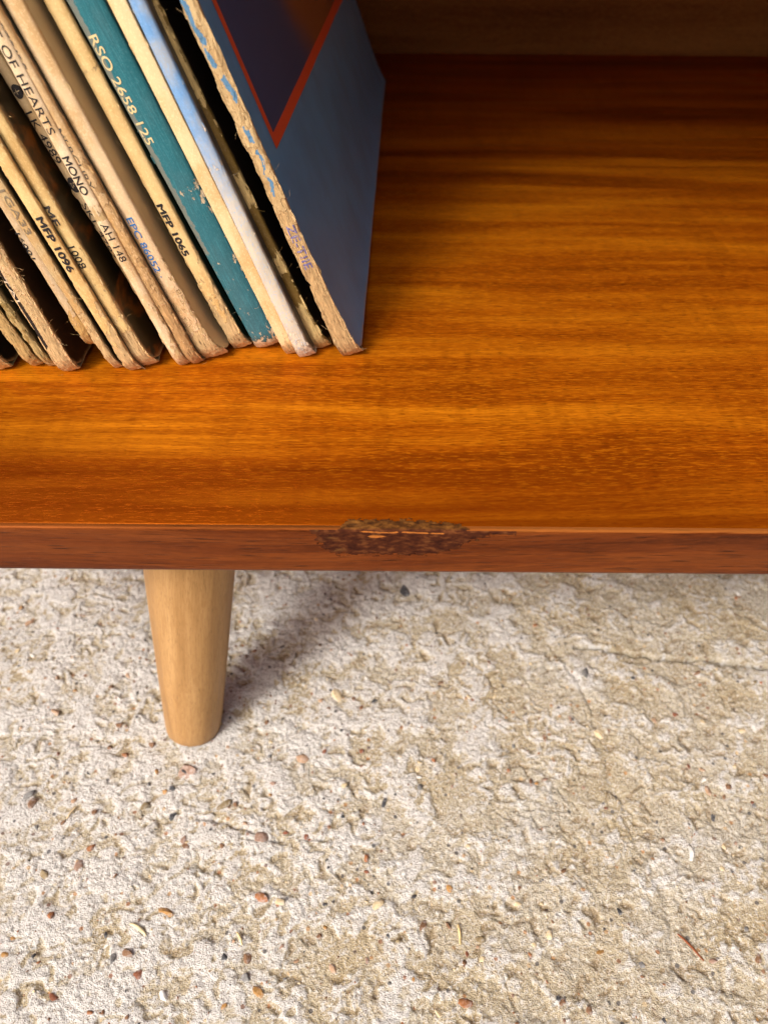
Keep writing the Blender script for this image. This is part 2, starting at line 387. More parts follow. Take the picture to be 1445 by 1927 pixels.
col = mc.mix(mc.rng(nc, 0.55, 0.62, 0, 0.65), col, (0.72, 0.71, 0.69))
col = mc.mix(mc.rng(ng, 0.58, 0.68, 0, 0.55), col, (0.82, 0.80, 0.77))
col = mc.mix(mc.rng(ng, 0.42, 0.33, 0, 0.6), col, (0.16, 0.12, 0.075))
col = mc.mix(mc.rng(nc, 0.43, 0.35, 0, 0.7), col, (0.22, 0.16, 0.095))
vcol = mc.voro(p, 330, 'F1', "Color"); vd = mc.voro(p, 330)
sep = mc.N.new("ShaderNodeSeparateColor"); mc.put(sep.inputs[0], vcol)
spk = mc.math('MULTIPLY', mc.rng(vd, 0.32, 0.22), mc.math('GREATER_THAN', sep.outputs[0], 0.86))
spc = mc.ramp(sep.outputs[1], [(0.0, (0.05, 0.05, 0.06)), (0.3, (0.10, 0.09, 0.09)), (0.5, (0.30, 0.12, 0.05)), (0.75, (0.42, 0.22, 0.08)), (1.0, (0.6, 0.48, 0.3))])
col = mc.mix(mc.math('MULTIPLY', spk, 0.85), col, spc)
mc.set(Base_Color=col)
bh = mc.math('ADD', mc.math('MULTIPLY', nc, 1.0), mc.math('MULTIPLY', ng, 0.7))
mc.set(Normal=mc.bump(bh, 0.0011, 1.0))
fme = mesh_from("concrete_floor", fv, grid_faces(len(gy), len(gx)).tolist(), True, {'skin': SK})
floor = link("concrete_floor", fme, mc.m); floor.location = (0, 0, FLOOR * MM)
tag(floor, "rough pale weathered concrete ground with bits of stone showing", None, None, 'structure')

STONE = {'peach': (0.46, 0.28, 0.16), 'grey': (0.20, 0.195, 0.19), 'pink': (0.33, 0.20, 0.14), 'red': (0.24, 0.075, 0.03), 'dark': (0.055, 0.055, 0.062),
         'cream': (0.66, 0.52, 0.30), 'white': (0.70, 0.68, 0.64), 'orange': (0.34, 0.125, 0.035), 'amber': (0.40, 0.20, 0.04), 'brown': (0.22, 0.11, 0.05), 'olive': (0.26, 0.19, 0.09)}
SM = {}
for k, c in STONE.items():
    m = M("stone_" + k, 0.8, 0.25); p = m.obj(); n = m.noise(m.scale(p, (700, 700, 700)), 1, 4, 0.7); c = tuple(0.78 * x + 0.05 * sum(c) * 0.7 for x in c)
    m.set(Base_Color=m.ramp(n, [(0.3, tuple(x * 0.6 for x in c)), (0.50, c), (0.66, tuple(0.45 * x + .22 for x in c))]), Normal=m.bump(n, 0.0004, 0.5))
    SM[k] = m.m
def stone_bm(bm, loc, size, rnd, sub=2, squash=0.6):
    r = bmesh.ops.create_icosphere(bm, subdivisions=sub, radius=0.5)
    ax = rnd.uniform(0.65, 1.0); el = rnd.uniform(0.9, 1.45); rot = rnd.uniform(0, 6.28)
    cuts = []
    for _ in range(10):
        v = Vector((rnd.gauss(0, 1), rnd.gauss(0, 1), rnd.gauss(0, .8))).normalized(); cuts.append((v, rnd.uniform(.22, .42)))
    for v in r['verts']:
        q = v.co.copy()
        for nrm, d in cuts:
            e = q.dot(nrm) - d
            if e > 0: q -= nrm * e * 1.0
        q = Vector((q.x * el, q.y * ax, q.z * squash)) * size
        q = Vector((q.x * math.cos(rot) - q.y * math.sin(rot), q.x * math.sin(rot) + q.y * math.cos(rot), q.z))
        v.co = (q + Vector(loc)) * MM
rnd = random.Random(5)
kinds = ['brown', 'brown', 'orange', 'dark', 'grey', 'cream', 'cream', 'white', 'peach', 'amber', 'brown', 'olive', 'red', 'pink']
extra = []
for i in range(215):
    y = rnd.uniform(-88, 118); x = rnd.uniform(-1, 1) * (135 + (y + 88) * 0.34)
    if math.hypot(x + 85, y - 38) < 15: continue
    extra.append((x, y, rnd.choice([1.5, 1.8, 2.0, 2.3, 2.7, 3.2]), rnd.choice(kinds)))
allp = PEB + extra
hx = floor_h(np.array([a[0] for a in allp]), np.array([a[1] for a in allp]))
for (x, y, s, k), h in zip(allp, hx):
    bm = bmesh.new(); stone_bm(bm, (0, 0, 0), s * rnd.uniform(1.02, 1.18), rnd, 2, rnd.uniform(.4, .65))
    me = bpy.data.meshes.new("pebble"); bm.to_mesh(me); bm.free()
    me.polygons.foreach_set('use_smooth', np.ones(len(me.polygons), bool)); me.set_sharp_from_angle(angle=R(32))
    o = link("pebble", me, SM[k], floor, (x * MM, y * MM, (h + 0.03 * s - 0.10 * max(0, s - 2.6)) * MM))
    o.rotation_euler = (rnd.uniform(-.3, .3), rnd.uniform(-.3, .3), 0)
for k in ('dark', 'brown', 'cream', 'orange'):
    N = {'dark': 200, 'brown': 560, 'cream': 560, 'orange': 320}[k]
    xx = np.array([rnd.uniform(-195, 200) for _ in range(N)]); yy = np.array([rnd.uniform(-90, 125) for _ in range(N)]); hh = floor_h(xx, yy)
    bm = bmesh.new()
    for x, y, h in zip(xx, yy, hh): stone_bm(bm, (x, y, h), rnd.choice([.6, .8, 1.0, 1.3]), rnd, 1, .7)
    me = bpy.data.meshes.new("grit"); bm.to_mesh(me); bm.free()
    tag(link("grit", me, SM[k], floor), kind='stuff')

# loose bits lying on the concrete
def sliver(name, a, b, wid, colr, label, cat, bend=0.6, group=None):
    m = M(name + "_fibre", 0.6, 0.3); p = m.obj(); n = m.noise(m.scale(p, (900, 900, 900)), 1, 3)
    m.set(Base_Color=m.ramp(n, [(0.35, tuple(c * .65 for c in colr)), (0.65, colr)]))
    a = np.array(a, float); b = np.array(b, float); d = b - a; L = np.hypot(*d); d /= L; s = np.array([-d[1], d[0]])
    n_, k = 12, 7; V = []
    z0 = float(np.max(floor_h(np.linspace(a[0], b[0], 12), np.linspace(a[1], b[1], 12))))
    for i in range(n_):
        t = i / (n_ - 1); c = a + d * L * t + s * bend * math.sin(t * 3.1)
        r = wid / 2 * (0.25 + 0.75 * math.sin(math.pi * (0.1 + .82 * t)) ** .6)
        for j in range(k):
            q = 2 * math.pi * j / k; V.append((c[0] + s[0] * r * math.cos(q) - a[0], c[1] + s[1] * r * math.cos(q) - a[1], r * .6 * math.sin(q) + 0.25 * math.sin(t * 5)))
    f = [(i * k + j, i * k + (j + 1) % k, (i + 1) * k + (j + 1) % k, (i + 1) * k + j) for i in range(n_ - 1) for j in range(k)]
    f += [tuple(range(k))[::-1], tuple((n_ - 1) * k + j for j in range(k))]
    o = link(name, mesh_from(name, V, f), m.m, None, (a[0] * MM, a[1] * MM, (FLOOR + z0 * 0.75 + wid * .2) * MM))
    tag(o, label, cat, group)
sliver("wood_splinter", (111.5, -49.8), (118.8, -58.8), 0.95, (0.26, 0.075, 0.02), "thin reddish brown wood splinter lying on concrete at lower right", "splinter", 0.25)
sliver("straw", (29.2, -47), (29.6, -54), 1.2, (0.70, 0.52, 0.26), "short pale straw lying lengthwise near the bottom middle of the concrete", "straw", 0.2, "straw bits on the concrete")
sliver("straw", (-53.8, -50.6), (-51.3, -54.9), 1.0, (0.72, 0.56, 0.30), "short pale straw left of the middle on the lower concrete", "straw", 0.2, "straw bits on the concrete")
sliver("straw", (-130.6, -7.9), (-128.2, -2.4), 0.9, (0.66, 0.52, 0.32), "thin straw on concrete near the left edge below the leg", "straw", 0.2, "straw bits on the concrete")
sliver("straw", (-94.3, -48.1), (-87.4, -52.1), 1.5, (0.74, 0.64, 0.40), "cream flattened straw on the lower left concrete below an amber stone", "straw", 0.5, "straw bits on the concrete")
sliver("shell_sliver", (124.6, -17.2), (123.8, -23.2), 2.2, (0.66, 0.64, 0.60), "pale bluish white shell sliver on concrete at right", "shell")

# ================================================================== record sleeves
W0, LEAN1, HGT = 112.0, 17.4, 312.0
YAW = R(1.3)

def paper_mat(name, top, bot, wmid, wrng, board, dirt, patch=None, weave=False, gloss=0.55):
    m = M(name, gloss, 0.3)
    q = m.attr('uvw', True); wear = m.attr('wear'); pt = m.attr('patch')
    sx = m.N.new("ShaderNodeSeparateXYZ"); m.put(sx.inputs[0], q)
    W_ = sx.outputs[2]
    n1 = m.noise(m.scale(q, (0.55, 0.55, 0.30)), 1, 4, 0.62); n2 = m.noise(m.scale(q, (2.2, 2.2, 1.4), (5, 3, 1)), 1, 4, 0.65)
    n3 = m.noise(m.scale(q, (0.16, 0.16, 0.07), (9, 3, 1)), 1, 3, 0.6)
    g = m.rng(m.math('ADD', W_, m.math('MULTIPLY', m.math('SUBTRACT', n1, 0.5), wrng * 1.2)), wmid - wrng, wmid + wrng)
    col = m.mix(g, bot, top)
    col = m.mix(m.rng(n3, 0.42, 0.68, 0, 0.6), col, dirt)
    col = m.mix(m.math('MULTIPLY', m.rng(wear, 0.2, 0.9), 0.25), col, dirt)
    col = m.mix(m.rng(n2, 0.50, 0.66, 0, 0.5), col, tuple(min(1, c * 1.22 + .05) for c in top))
    if weave:
        ln = m.noise(m.scale(q, (7.0, 7.0, 0.12)), 1, 2, 0.6)
        col = m.mix(m.rng(ln, 0.5, 0.72, 0, 0.5), col, tuple(min(1, c * 2.2 + .03) for c in top))
    msk = m.rng(m.math('ADD', wear, m.math('MULTIPLY', m.math('SUBTRACT', n1, 0.5), 1.7)), 0.48, 0.60)
    nf = m.noise(m.scale(q, (1.5, 1.5, 0.30), (1, 8, 2)), 1, 4, 0.6)
    bcol = m.ramp(nf, [(0.30, tuple(c * 0.28 for c in board)), (0.37, tuple(c * 0.8 for c in board)), (0.55, board), (0.72, tuple(min(1, c * 1.35) for c in board))])
    col = m.mix(msk, col, bcol)
    if patch is not None:
        pm = m.rng(m.math('ADD', pt, m.math('MULTIPLY', m.math('SUBTRACT', m.math('ADD', m.math('MULTIPLY', n1, 0.6), m.math('MULTIPLY', n2, 0.4)), 0.5), 1.8)), 0.56, 0.62)
        col = m.mix(pm, col, patch)
    m.set(Base_Color=col)
    hb = m.math('ADD', m.math('MULTIPLY', nf, m.math('ADD', 0.15, wear)), m.math('MULTIPLY', msk, -0.35))
    m.set(Normal=m.bump(hb, 0.0007, 0.7), Roughness=m.math('ADD', gloss, m.math('MULTIPLY', msk, 0.35), clamp=True))
    return m.m

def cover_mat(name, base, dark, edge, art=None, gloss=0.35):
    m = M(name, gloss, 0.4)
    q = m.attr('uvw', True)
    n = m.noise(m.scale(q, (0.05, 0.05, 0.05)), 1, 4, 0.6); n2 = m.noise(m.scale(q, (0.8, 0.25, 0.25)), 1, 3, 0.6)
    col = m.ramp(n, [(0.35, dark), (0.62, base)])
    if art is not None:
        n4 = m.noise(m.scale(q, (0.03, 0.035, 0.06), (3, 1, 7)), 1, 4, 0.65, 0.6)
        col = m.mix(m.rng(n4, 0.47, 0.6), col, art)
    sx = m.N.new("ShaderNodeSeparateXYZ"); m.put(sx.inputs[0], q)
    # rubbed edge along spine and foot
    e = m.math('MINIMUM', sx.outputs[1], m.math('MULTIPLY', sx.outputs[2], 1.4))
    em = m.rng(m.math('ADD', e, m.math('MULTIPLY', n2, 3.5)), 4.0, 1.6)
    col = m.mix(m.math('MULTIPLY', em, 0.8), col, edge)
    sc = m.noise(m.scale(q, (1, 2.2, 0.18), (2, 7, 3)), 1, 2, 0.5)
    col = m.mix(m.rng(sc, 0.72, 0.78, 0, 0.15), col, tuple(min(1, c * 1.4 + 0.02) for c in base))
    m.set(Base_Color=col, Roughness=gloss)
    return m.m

CREAM = (0.65, 0.47, 0.215); CREAM2 = (0.62, 0.455, 0.20); TAN = (0.46, 0.315, 0.155); BOARD = (0.50, 0.35, 0.17); DIRT = (0.46, 0.255, 0.075)

class Sleeve:
    def __init__(s, bx, by, lean, tb, tt, tw, label, lift=0.0, yaw=YAW, seed=1):
        s.B = (bx, by, lift); s.al = R(lean); s.tb, s.tt, s.tw = tb, max(tt, 2.2), tw; s.seed = seed; s.yaw = yaw
        s.root = empty("record_sleeve", (bx * MM, by * MM, lift * MM), label, "record sleeve", "record sleeves leaning on the shelf")
        s.bulge = 0.9; s.amp = 0.10; s.wear = [(0, .9), (8, .5), (25, .25), (60, .08), (320, 0.05)]; s.jag = 0.25; s.drop = 3.0; s.flare = 0.0
    def ang(s, w):
        k = sstep(W0 - 4, W0 + 10, w); return s.al * (1 - k) + R(LEAN1) * k
    def path(s, w):
        w = np.asarray(w, float); a1 = R(LEAN1)
        lo = np.minimum(w, W0); hi = np.maximum(w - W0, 0)
        return -lo * np.sin(s.al) - hi * np.sin(a1), lo * np.cos(s.al) + hi * np.cos(a1)
    def thick(s, w):
        return s.tb + (s.tt - s.tb) * np.clip(np.asarray(w, float) / s.tw, 0, 1) + s.flare * np.exp(-np.asarray(w, float) / 9.0)
    def pt(s, u, v, w):
        px, pz = s.path(w); a = s.ang(w)
        return np.stack([px + u * np.cos(a) + v * math.sin(s.yaw), v * math.cos(s.yaw) + 0 * px, pz + u * np.sin(a)], -1)
    def wearf(s, w):
        return np.interp(w, [a for a, _ in s.wear], [b for _, b in s.wear])
    def front(s, f, w):
        """v of the spine front at fraction f across and height w"""
        wr = s.wearf(w); t = s.thick(w); u = f * t
        b = s.bulge * np.clip(np.sin(np.pi * np.clip(f, 0, 1)), 0, 1) ** 0.55
        n = fbm(u * 0.9, w * 0.16, 3, s.seed) * (0.4 * s.amp + 0.28 * wr) + fbm(u * 2.4 + 9, w * 0.9, 2, s.seed + 5) * (0.03 + .22 * wr)
        rec = s.drop * np.clip(1 - w / 7.0, 0, 1) ** 2
        return -b + n + rec
    def spine(s, mat, patch=None):
        ws = np.concatenate([np.arange(0, 6, 0.35), np.arange(6, 135, 0.6), np.linspace(136, HGT, 14)])
        fr = np.concatenate([[0], 0.5 - 0.5 * np.cos(np.linspace(0.12, math.pi - .12, 17)), [1]])
        nr = len(ws); V = []; UV = []; WR = []; PT = []
        Wg = ws[:, None]; Fg = fr[None, :]
        t = s.thick(Wg); wr = s.wearf(Wg) + 0 * Fg
        v = s.front(Fg, Wg + 0 * Fg); u = Fg * t
        jl = s.jag * (0.12 + 0.9 * s.wearf(ws)) * fbm(ws * .3, ws * 0, 5, s.seed + 31, .75); jr = s.jag * (0.12 + 0.9 * s.wearf(ws)) * fbm(ws * .3, ws * 0 + 7, 5, s.seed + 37, .75)
        k = np.abs(2 * Fg - 1) ** 2
        u = u + np.where(Fg < .5, jl[:, None], jr[:, None]) * k
        bot = np.clip(1 - Wg / 6.0, 0, 1)
        u = u + (Fg - .5) * 0.9 * bot
        ext_l = 1.0 + 1.2 * fbm(ws * .3, ws * 0 + 3, 3, s.seed + 41); ext_r = 0.75 + 0.9 * fbm(ws * .3, ws * 0 + 5, 3, s.seed + 43)
        g = 0.12
        colsu = np.concatenate([np.full((nr, 1), -g) + jl[:, None] * .3, np.full((nr, 1), -g) + jl[:, None], u, t + g + jr[:, None], t + g + jr[:, None] * .3], 1)
        colsv = np.concatenate([np.maximum(ext_l, .45)[:, None] + v[:, :1], v[:, :1] + 0.35, v, v[:, -1:] + 0.35, np.maximum(ext_r, .45)[:, None] + v[:, -1:]], 1)
        nc = colsu.shape[1]
        Wf = np.repeat(Wg, nc, 1)
        wob = 0.5 * fbm(colsu * .8, colsu * 0 + 3, 3, s.seed + 3) * np.clip(1 - Wf / 3.0, 0, 1)
        Wf = np.maximum(Wf + wob, 0)
        P = s.pt(colsu, colsv, Wf).reshape(-1, 3)
        P[:, 2] = np.maximum(P[:, 2], 0.02 - s.B[2])
        uvw = np.stack([colsu, colsv * .6 + s.seed * 3.1, Wf], -1).reshape(-1, 3)
        wearv = np.concatenate([wr[:, :1], wr[:, :1], wr, wr[:, -1:], wr[:, -1:]], 1)
        edge = np.abs(np.concatenate([[-1], [-1], 2 * fr - 1, [1], [1]]))[None, :]
        wearv = wearv + 0.22 * edge ** 4 * (0.3 + s.wearf(Wg))
        pv = np.zeros_like(Wf) if patch is None else patch(colsu / t, Wf)
        f = grid_faces(nr, nc).tolist()
        # foot: fold inward under the sleeve
        base = len(P); inn = s.pt(np.clip(colsu[0], .1, s.tb - .1), colsv[0] * 0 + 14, np.full(nc, 0.6)); P = np.vstack([P, inn])
        uvw = np.vstack([uvw, np.stack([colsu[0], colsv[0] + 14, 0 * colsu[0]], -1)])
        f += [(i + 1, i, base + i, base + i + 1) for i in range(nc - 1)]
        me = mesh_from("spine", P, f, True, {'uvw': uvw, 'wear': np.concatenate([wearv.ravel(), np.full(nc, .9)]), 'patch': np.concatenate([pv.ravel(), np.zeros(nc)])})
        s.sp = link("spine", me, mat, s.root)
        return s.sp
    def cover(s, side, mat, v0=0.7, corner=6.0, name=None):
        vs_ = np.concatenate([np.linspace(v0, 40, 27), np.linspace(50, 314, 18)]); ws = np.concatenate([np.linspace(0.3, 30, 21), np.linspace(34, 130, 33), np.linspace(140, HGT - 1, 14)])
        Vg, Wg = np.meshgrid(vs_, ws, indexing='xy')
        # rounded, dog-eared lower front corner
        c = np.clip(1 - Vg / corner, 0, 1) * np.clip(1 - Wg / corner, 0, 1)
        Vv = Vg + c * 2.2; Ww = Wg + c * 2.0
        t = s.thick(Wg); wob = 0.35 * fbm(Vg / 40, Wg / 40, 2, s.seed + 51) * sstep(4, 60, Vg)
        o, i_ = (0.0, 0.42) if side < 0 else (t, t - 0.42)
        A = s.pt(o + wob, Vv, Ww).reshape(-1, 3); Bq = s.pt(i_ + wob + 0 * t, Vv, Ww).reshape(-1, 3)
        n = len(A); nr, nc = Vg.shape
        fo = grid_faces(nr, nc, 0, side < 0); fi = grid_faces(nr, nc, n, side > 0)
        loop = [(0, j) for j in range(nc)] + [(i, nc - 1) for i in range(1, nr)] + [(nr - 1, j) for j in range(nc - 2, -1, -1)] + [(i, 0) for i in range(nr - 2, 0, -1)]
        ids = [i * nc + j for i, j in loop]
        rim = [(a, b, b + n, a + n) if side < 0 else (b, a, a + n, b + n) for a, b in zip(ids, ids[1:] + ids[:1])]
        uvw = np.stack([o + 0 * Vg, Vg, Wg], -1).reshape(-1, 3)
        me = mesh_from("cover", np.vstack([A, Bq]), fo.tolist() + fi.tolist() + rim, False, {'uvw': np.vstack([uvw, uvw])})
        return link(name or ("back_cover" if side < 0 else "front_cover"), me, mat, s.root)
    def torn(s, mat, wlo=0, whi=110, n=60, size=1.6, hairs=8):
        rr = random.Random(s.seed * 13 + 1); V = []; F = []; U = []
        def add(P, U_, f):
            b = sum(len(a) for a in V); V.append(P); U.append(U_); F.extend([tuple(i + b for i in q) for q in f])
        for _ in range(n):
            w0 = wlo + (whi - wlo) * rr.random() ** 1.7
            wr = float(s.wearf(w0))
            if rr.random() > 0.25 + wr: continue
            side = rr.choice((0, 1)); L = size * rr.uniform(.3, 1.0) * (.35 + wr); hgt = L * rr.uniform(1.2, 5.0); t = float(s.thick(w0))
            u0 = -0.1 if side == 0 else t + .1; sg = -1 if side == 0 else 1
            out = rr.uniform(.08, .34) * L; fw = rr.uniform(-.35, .3) * L
            q = []
            for i in range(4):
                wi = w0 + hgt * (i / 3 - .5); k = math.sin(math.pi * (i + .5) / 4) * rr.uniform(.55, 1.2)
                f_ = 0.06 if side == 0 else .94
                vv = float(s.front(np.array(f_), np.array(max(wi, 0.2))))
                q.append((u0 - sg * .35, vv - .05, wi)); q.append((u0 + sg * out * k, vv + .25 + fw * k, wi + rr.uniform(-.2, .2)))
            q = np.array(q); q[:, 2] = np.maximum(q[:, 2], .25)
            P = s.pt(q[:, 0], q[:, 1], q[:, 2]); P[:, 2] = np.maximum(P[:, 2], .05 - s.B[2])
            add(P, q, [(0, 1, 3, 2), (2, 3, 5, 4), (4, 5, 7, 6)])
        for _ in range(hairs):
            w0 = wlo + (whi - wlo) * rr.random() ** 1.4; side = rr.choice((0, 1)); t = float(s.thick(w0)); u = -.1 if side == 0 else t + .1; sg = -1 if side == 0 else 1
            x, y, z = u, 0.2, w0; a = rr.uniform(-1, 1); ring = []; st = rr.uniform(.25, .6)
            for i in range(7):
                for k in range(3):
                    ring.append((x + .05 * math.cos(k * 2.1), y + .05 * math.sin(k * 2.1), max(z, .2)))
                x += sg * st * math.cos(a); z += st * math.sin(a); y -= rr.uniform(-.15, .2); a += rr.uniform(-.55, .55)
            q = np.array(ring); P = s.pt(q[:, 0], q[:, 1], q[:, 2]); P[:, 2] = np.maximum(P[:, 2], .05 - s.B[2])
            add(P, q, [(i * 3 + k, i * 3 + (k + 1) % 3, (i + 1) * 3 + (k + 1) % 3, (i + 1) * 3 + k) for i in range(6) for k in range(3)])
        if not V: return
        P = np.vstack(V); me = mesh_from("torn_paper", P, F, False, {'uvw': np.vstack(U), 'wear': np.full(len(P), .55), 'patch': np.zeros(len(P))})
        tag(link("torn_paper", me, mat, s.root), kind='stuff')
    def text(s, body, w0, w1, fc, cap, color, bold=0.012, worn=0.15, paper=CREAM, name="spine_lettering", outline=False):
        cu = bpy.data.curves.new("lettering", 'FONT'); cu.body = body; cu.size = 1.0; cu.resolution_u = 4
        if outline: cu.fill_mode = 'NONE'; cu.bevel_depth = 0.02
        o = bpy.data.objects.new("lettering", cu); COL.objects.link(o)
        dg = bpy.context.evaluated_depsgraph_get(); me0 = o.evaluated_get(dg).to_mesh()
        vv = np.array([v.co[:] for v in me0.vertices]); ff = [tuple(p.vertices) for p in me0.polygons]
        o.evaluated_get(dg).to_mesh_clear(); bpy.data.objects.remove(o); bpy.data.curves.remove(cu)
        bm = bmesh.new(); bq = [bm.verts.new(c) for c in vv]
        for f_ in ff:
            try: bm.faces.new([bq[i] for i in f_])
            except ValueError: pass
        bmesh.ops.triangulate(bm, faces=bm.faces[:])
        for _ in range(5):
            long = [e for e in bm.edges if e.calc_length() > 0.16]
            if not long: break
            bmesh.ops.subdivide_edges(bm, edges=long, cuts=1, use_grid_fill=False)
            bmesh.ops.triangulate(bm, faces=[f_ for f_ in bm.faces if len(f_.verts) > 3])
        bm.verts.index_update()
        vv = np.array([v.co[:] for v in bm.verts]); ff = [tuple(v.index for v in f_.verts) for f_ in bm.faces]; bm.free()
        if bold > 0.003:
            nv = len(vv); sh = [(bold, 0), (-bold, 0), (0, bold), (0, -bold)]
            ff = ff + [tuple(i + nv * (k + 1) for i in f_) for k in range(4) for f_ in ff]
            vv = np.vstack([vv] + [vv + np.array((a, b, 0.0)) for a, b in sh])
        lay = np.repeat(np.arange(len(vv) // (nv if bold > 0.003 else len(vv))), nv if bold > 0.003 else len(vv)) * 0.004
        x0, x1 = vv[:, 0].min(), vv[:, 0].max(); y0, y1 = vv[:, 1].min(), vv[:, 1].max()
        wv = w0 + (vv[:, 0] - x0) / (x1 - x0) * (w1 - w0)
        t = s.thick(wv); u = fc * t + ((vv[:, 1] - y0) / (y1 - y0) - .5) * cap
        v = s.front(u / t, wv) - 0.12 - lay
        P = s.pt(u, v, wv)
        m = M("ink", 0.6, 0.25); q = m.attr('uvw', True); n = m.noise(m.scale(q, (1.6, 1.6, 1.0), (s.seed, 0, 0)), 1, 4, 0.65)
        m.set(Base_Color=m.mix(m.rng(n, 0.78 - worn, 0.84 - worn, 0, 0.85), color, paper))
        me = mesh_from(name, P, ff, False, {'uvw': np.stack([u, v, wv], -1)})
        return link(name, me, m.m, s.root)

INK = (0.022, 0.020, 0.022)
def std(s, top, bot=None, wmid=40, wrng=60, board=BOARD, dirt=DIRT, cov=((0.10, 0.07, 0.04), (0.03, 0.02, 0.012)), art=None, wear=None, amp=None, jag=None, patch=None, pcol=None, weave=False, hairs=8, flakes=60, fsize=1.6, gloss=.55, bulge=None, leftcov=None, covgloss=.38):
    if wear: s.wear = wear
    if amp is not None: s.amp = amp
    if jag is not None: s.jag = jag
    if bulge is not None: s.bulge = bulge
    pm = paper_mat("worn_sleeve_paper", top, bot or top, wmid, wrng, board, dirt, pcol, weave, gloss)
    cm = cover_mat("printed_cover", cov[0], cov[1], board, art, covgloss)
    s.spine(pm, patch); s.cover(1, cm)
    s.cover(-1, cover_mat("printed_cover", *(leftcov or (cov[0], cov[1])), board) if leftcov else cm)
    if flakes or hairs: s.torn(pm, n=flakes, hairs=hairs, size=fsize)
    return s

# --- S1: last sleeve, blue cover, spine torn to the board
s1 = Sleeve(-14.1, 81.9, 19.88, 4.1, 4.1, 111, "blue record sleeve at the right end with its spine torn to brown board", seed=1)
def p1(f, w): return np.exp(-((f - .42 + 0.5 * fbm(w * .11, 0 * w, 2, 6)) / .27) ** 2) * sstep(52, 60, w) * sstep(-.10 - .22 * sstep(74, 90, w), .12, fbm(w * .15, f * 0.9, 4, 5, .6)) * .85 + .05
s1.flare = 2.2
std(s1, (0.50, 0.36, 0.18), board=(0.42, 0.28, 0.13), dirt=(0.30, 0.18, 0.07), cov=((0.12, 0.36, 0.68), (0.10, 0.29, 0.56)),
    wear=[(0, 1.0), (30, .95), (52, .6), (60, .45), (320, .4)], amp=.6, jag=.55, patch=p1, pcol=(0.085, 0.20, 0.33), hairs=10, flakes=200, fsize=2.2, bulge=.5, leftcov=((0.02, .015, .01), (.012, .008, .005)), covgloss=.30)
s1.text("ZE-TIIE", 50.5, 35.5, .52, 2.6, (0.14, 0.13, 0.30), .012, .24, (0.5, .36, .18))
def print_poly(s, name, pts, mat, off, label=None):
    n = len(pts); q = []
    A = np.array(pts, float)
    # subdivide as a quad patch so that it follows the bend of the card
    k = 24; U_, T_ = np.meshgrid(np.linspace(0, 1, k), np.linspace(0, 1, k))
    P2 = (A[0][None] * ((1 - U_) * (1 - T_))[..., None] + A[1][None] * (U_ * (1 - T_))[..., None] + A[2][None] * (U_ * T_)[..., None] + A[3][None] * ((1 - U_) * T_)[..., None])
    v = P2[..., 0]; w_ = P2[..., 1]
    wob = 0.35 * fbm(v / 40, w_ / 40, 2, s.seed + 51) * sstep(4, 60, v)
    P = s.pt(s.thick(w_) + wob + off, v, w_).reshape(-1, 3)
    me = mesh_from(name, P, grid_faces(k, k).tolist(), True, {'uvw': np.stack([0 * v, v, w_], -1).reshape(-1, 3)})
    o = link(name, me, mat, s.root)
    return o
mr = M("red_print", .35, .4); q = mr.attr('uvw', True); mr.set(Base_Color=mr.mix(mr.noise(mr.scale(q, (.1, .02, .1)), 1, 2), (0.68, 0.12, 0.045), (0.60, 0.10, 0.04)))
mp = M("dark_print", .32, .4); q = mp.attr('uvw', True)
sx = mp.N.new("ShaderNodeSeparateXYZ"); mp.put(sx.inputs[0], q)
diag = mp.math('ADD', mp.math('ADD', sx.outputs[1], mp.math('MULTIPLY', sx.outputs[2], 0.9)), mp.math('MULTIPLY', mp.noise(mp.scale(q, (.02, .02, .02)), 1, 3), 30))
mp.set(Base_Color=mp.mix(mp.rng(diag, 180, 225), (0.052, 0.085, 0.20), mp.mix(mp.rng(diag, 270, 330), (0.25, 0.115, 0.04), (0.09, .06, .07))))
print_poly(s1, "cover_picture", [(17.0, 71.7), (300, 61.5), (300, 296), (17.0, 296)], mp.m, 0.10)
print_poly(s1, "cover_border", [(13.0, 68.2), (304, 57.0), (304, 61.6), (17.0, 71.8)], mr.m, 0.14)
print_poly(s1, "cover_border", [(13.0, 68.2), (17.0, 71.8), (17.0, 300), (12.2, 300)], mr.m, 0.17)

# --- S2: olive brown spine with pale torn patches
s2 = Sleeve(-23.9, 86.8, 20.23, 3.3, 3.0, 111, "dark olive record sleeve with pale gold torn patches on its spine, second from the right", seed=2)
def w2(): return [(0, .85), (18, .8), (22, .25), (30, .15), (32, .75), (37, .7), (40, .1), (52, .15), (56, .75), (63, .7), (66, .12), (84, .2), (88, .75), (108, .8), (112, .2), (320, .1)]
s2.flare = 1.5
std(s2, (0.17, 0.105, 0.022), board=(0.52, 0.38, 0.16), dirt=(0.10, 0.06, 0.012), cov=((0.020, 0.014, 0.010), (0.010, 0.007, 0.005)), wear=w2(), hairs=14, flakes=90)
# --- S3: pale blue fading to white
s3 = Sleeve(-29.4, 81.1, 18.5, 4.8, 3.8, 111, "pale blue record sleeve fading to dirty white towards its foot", seed=3)
s3.flare = 0.6
std(s3, (0.13, 0.29, 0.55), (0.56, 0.50, 0.38), 66, 24, board=(0.58, .50, .38), dirt=(0.42, 0.40, 0.34), cov=((0.10, 0.09, 0.08), (0.05, 0.045, 0.04)), wear=[(0, .8), (8, .45), (20, .25), (60, .12), (68, .3), (72, .12), (320, .06)], hairs=4, flakes=36)
